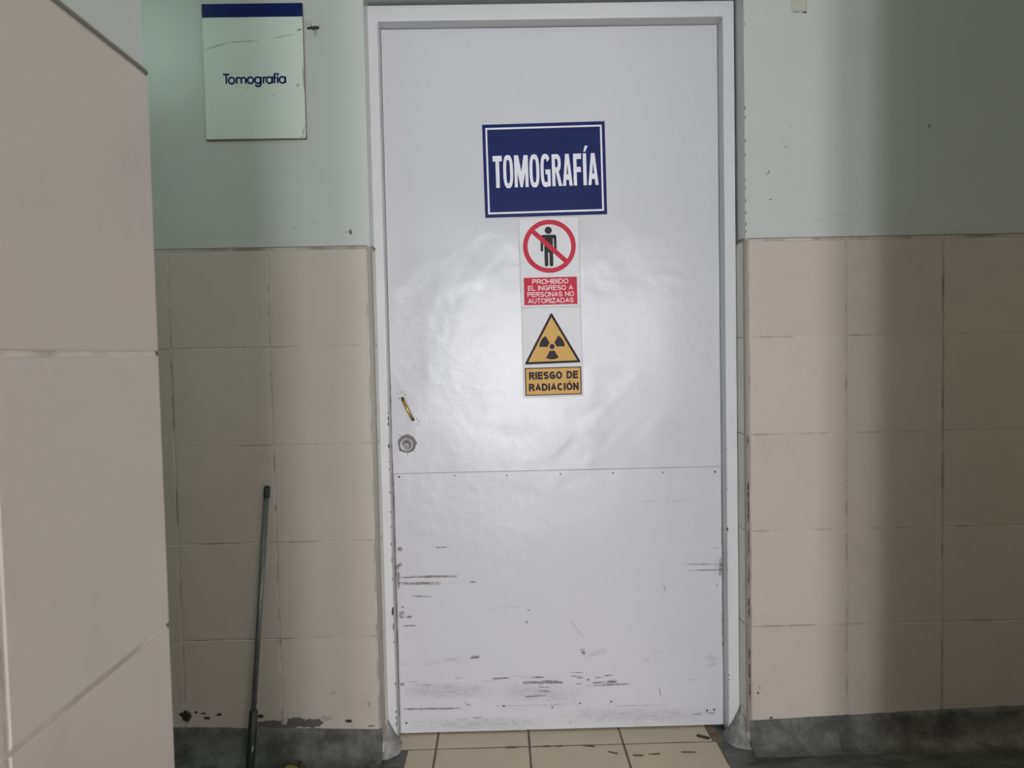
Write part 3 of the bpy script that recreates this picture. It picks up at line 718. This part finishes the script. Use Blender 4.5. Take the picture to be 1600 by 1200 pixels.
mb = MB(); mb.box((-.0905, -.0012, -.1395), (.0925, -.0005, -.0490)); pb = mb.build('text_panel', BLACKP, rad)
mb = MB(); mb.box((-.0870, -.0017, -.1362), (.0890, -.0010, -.0523)); mb.build('panel_face', YELLOW, pb)
text_part('lettering', 'RIESGO DE', BLACKP, pb, -.0775, .0815, -.0875, -.0625, .0016, .0022, .25, .07, .62)
text_part('lettering', 'RADIACIÓN', BLACKP, pb, -.0790, .0830, -.1250, -.1005, .0016, .0022, .25, .07, .62)

# ---- pale wall sign
ws = empty('wall_sign', (-.9000, .003, 2.1070), (0, math.radians(.05), 0))
tag(ws, 'pale board with navy top band reading Tomografía, on the wall left of the door', 'sign')
mb = MB(); mb.box((-.1495, -.0085, -.2000), (.1490, 0, .2000)); mb.build('backing_board', BOARD_EDGE, ws, bevel=.0006)
mb = MB(); mb.extrude_poly([(-.1490, -.1965), (.1450, -.1975), (.1465, -.1900), (.1478, -.1885), (.1480, .1600), (-.1490, .1600)], FN, .0080, .0095); mb.build('sign_face', ACRYL, ws)
mb = MB(); mb.box((-.1492, -.0096, .1600), (.1486, -.0080, .2000)); mb.build('top_band', NAVY, ws)
mb = MB()
tx = lambda u: -.0930+(u-934)*(.1880/263); tz = lambda v: -.0345+v*.00074*1.0
A0, A1, SW = .0090, .0102, .0050
K = .1880/263
def st(pts, closed=False, w=SW): stroke(mb, [(tx(u), tz(v)) for u, v in pts], w, FN, A0, A1+.00004*(len(mb.bm.verts) % 7), closed)
st([(934, 37.5), (960, 37.5)]); st([(947, 40), (947, 0)])
st(arc(969, 12.5, 12.5, 12.5, 0, 360, 28)[:-1], True)
st([(990, 0), (990, 26)]); st([(990, 14)]+arc(999.5, 15, 9.5, 9, 175, 0, 12)+[(1009, 0)]); st([(1009, 14)]+arc(1018.5, 15, 9.5, 9, 175, 0, 12)+[(1028, 0)])
st(arc(1047.5, 12.5, 12.5, 12.5, 0, 360, 28)[:-1], True)
st(arc(1078, 12.5, 12.5, 12.5, 0, 360, 28)[:-1], True); st([(1090.5, 26), (1090.5, 0)]+arc(1078.5, -1, 12, 11, 0, -160, 12))
st([(1101, 0), (1101, 26)]); st(arc(1110, 14, 9, 9.5, 180, 80, 10))
st(arc(1126, 12.5, 12.5, 12.5, 0, 360, 28)[:-1], True); st([(1138.5, 26), (1138.5, 0)])
st([(1147.5, 0), (1147.5, 30)]+arc(1155, 31, 7.5, 7.5, 180, 80, 8)); st([(1141.5, 23.5), (1155, 23.5)])
st([(1160.5, 0), (1160.5, 26)]); st([(1158.5, 30), (1165, 39)])
st(arc(1180, 12.5, 12.5, 12.5, 0, 360, 28)[:-1], True); st([(1192.5, 26), (1192.5, 0)])
mb.build('lettering', NAVY, ws)
for i, (x0, z0, x1, z1, t) in enumerate(((-.145,.066,-.070,.088,.004),(-.070,.088,.018,.090,.0035),(.125,-.045,.132,-.038,.010),(.146,-.160,.138,-.190,.004),(.140,-.190,.133,-.199,.004),(.130,.118,.146,.124,.006),(-.040,-.071,-.036,-.071,.005),(.052,-.070,.057,-.070,.005),(.148,-.06,.144,.02,.004),(.05,.096,.13,.11,.003))):
    mb = MB(); mb.quad_decal((x0, z0), (x1, z1), t*1.3, -.0098-.00001*i); mb.build('crack_mark', M_CRACK, ws, normals=False)

# ---------------------------------------------------------------- stains on the back wall
mb = MB()
for i, (x, z, w, h, k) in enumerate(((-.722,2.236,.050,.020,1),(-.716,2.225,.020,.060,2),(-.735,2.250,.030,.040,2),(.757,2.262,.022,.010,1),(.735,2.264,.050,.006,0),(-.629,1.629,.014,.030,0),(-.640,1.628,.05,.010,2),(.698,1.860,.006,.006,1),(.710,1.920,.007,.005,0),(.690,1.885,.007,.005,0),(.645,1.787,.004,.020,0),(.640,1.780,.014,.016,2),(.650,1.703,.014,.006,0),(.849,1.858,.004,.03,2),(.752,2.034,.004,.005,0),(1.136,1.918,.020,.030,2),(-.798,1.642,.006,.006,0),(-.82,1.800,.006,.008,0),(-.74,1.66,.05,.004,2),(-.62,1.700,.05,.004,2),(.80,1.64,.08,.004,2),(.86,1.655,.12,.003,2))):
    mb.mi = k; mb.quad_decal((x-w/2, z), (x+w/2, z+.0005), h, .0024-.00001*i)
for z in (2.23,1.98,1.95,1.88,1.84,1.765,1.74,1.70,1.665,1.63,1.61):
    mb.mi = 1; mb.quad_decal((.5735, z-.008), (.5740, z+.008), .004, .0018)
mb.mi = 3; mb.quad_decal((.715, 2.285), (.765, 2.285), .055, .0021)
mb.build('wall_stains', [M_SPOT, M_BLOB, M_SMUDGE, M_PATCH], wall_back, normals=False)
mb = MB()
for i, (x, z, w, h, k) in enumerate(((-1.178,.150,.040,.050,0),(-1.190,.156,.03,.02,0),(-1.148,.161,.014,.010,0),(-1.126,.157,.022,.008,0),(-1.115,.142,.03,.012,0),(-1.078,.152,.026,.012,0),(-.952,.143,.034,.016,0),(-.840,.121,.070,.034,1),(-.790,.116,.070,.030,1),(-.925,.117,.100,.026,1),(-.880,.108,.10,.018,1),(-.726,.209,.030,.018,2),(-.612,.172,.018,.026,2),(-.677,.120,.030,.014,0),(-.747,.130,.06,.03,2),(-.607,.103,.03,.006,0),(.600,.175,.010,.008,0),(.606,.190,.006,.006,0),(.640,.094,.016,.008,0),(-.79,.345,.11,.003,2),(-.8835,.135,.007,.10,2))):
    mb.mi = k; mb.quad_decal((x-w/2, z), (x+w/2, z+.001), h*1.2, -.0012-.00003*i)
mb.build('tile_stains', [M_BLOB, M_CEM, M_SMUDGE], wall_back, normals=False)

# ---------------------------------------------------------------- leaning stick and scrap on the floor
top, low = Vector((-.9010, -.0150, .8600)), Vector((-.9425, -.1320, .0480))
ax = (low-top).normalized()
tip = low+ax*((low.z-.001)/-ax.z*1.0 if ax.z else 0)
pl = empty('mop_stick', tuple(tip))
tag(pl, 'thin grey metal stick with black end cap leaning on beige tiles left of the door', 'stick')
inv = -tip
def pp(t): return tuple(top+(tip-top)*t - tip)
mb = MB(); mb.tube([pp(.03), pp(.80)], [.0078, .0078], 20); mb.build('pole', POLE, pl)
mb = MB(); mb.tube([pp(-.004), pp(0), pp(.034), pp(.038)], [.0070, .0094, .0092, .0080], 20); mb.build('end_cap', CAPM, pl)
mb = MB(); mb.tube([pp(.752), pp(.755), pp(.995), pp(1.0)], [.0105, .0122, .0132, .0110], 20); sl = mb.build('lower_sleeve', SLEEVE, pl)
mb = MB(); c0 = Vector(pp(.872)); q = Vector((.0085, -.0118, 0))
mb.extrude_poly([(.0035, -.010), (.0085, -.004), (.0095, .012), (.0070, .004)], lambda u, v, d: (c0.x+u, c0.y-d, c0.z+v), .0100, .0128)
mb.build('torn_label', TORNW, sl)

lf = empty('dry_leaf', (-.836, -.055, 0.0), (0, 0, .35))
tag(lf, 'small crumpled yellow leaf with brown tip on the dark floor beside the stick', 'leaf')
def blade(x0, x1, w, hgt, n=8):
    mb = MB(); prev = None
    for i in range(n+1):
        t = i/n; x = x0+(x1-x0)*t; ww = w*math.sin(math.pi*min(max(t, .04), .96))**.7
        cur = [mb.bm.verts.new((x, s*ww, .002+hgt*math.sin(math.pi*t)*.6+.006*abs(s)*math.sin(5*t+s))) for s in (-1, -.5, 0, .5, 1)]
        if prev:
            for k in range(4): mb.face([prev[k], prev[k+1], cur[k+1], cur[k]]).smooth = True
        prev = cur
    return mb
for nm, a, m in (('yellow_blade', (-.030, .018, .016, .016), LEAFY), ('brown_tip', (.010, .034, .012, .030), LEAFB)):
    o = blade(*a).build(nm, m, lf); sm = o.modifiers.new('thickness', 'SOLIDIFY'); sm.thickness = .0012
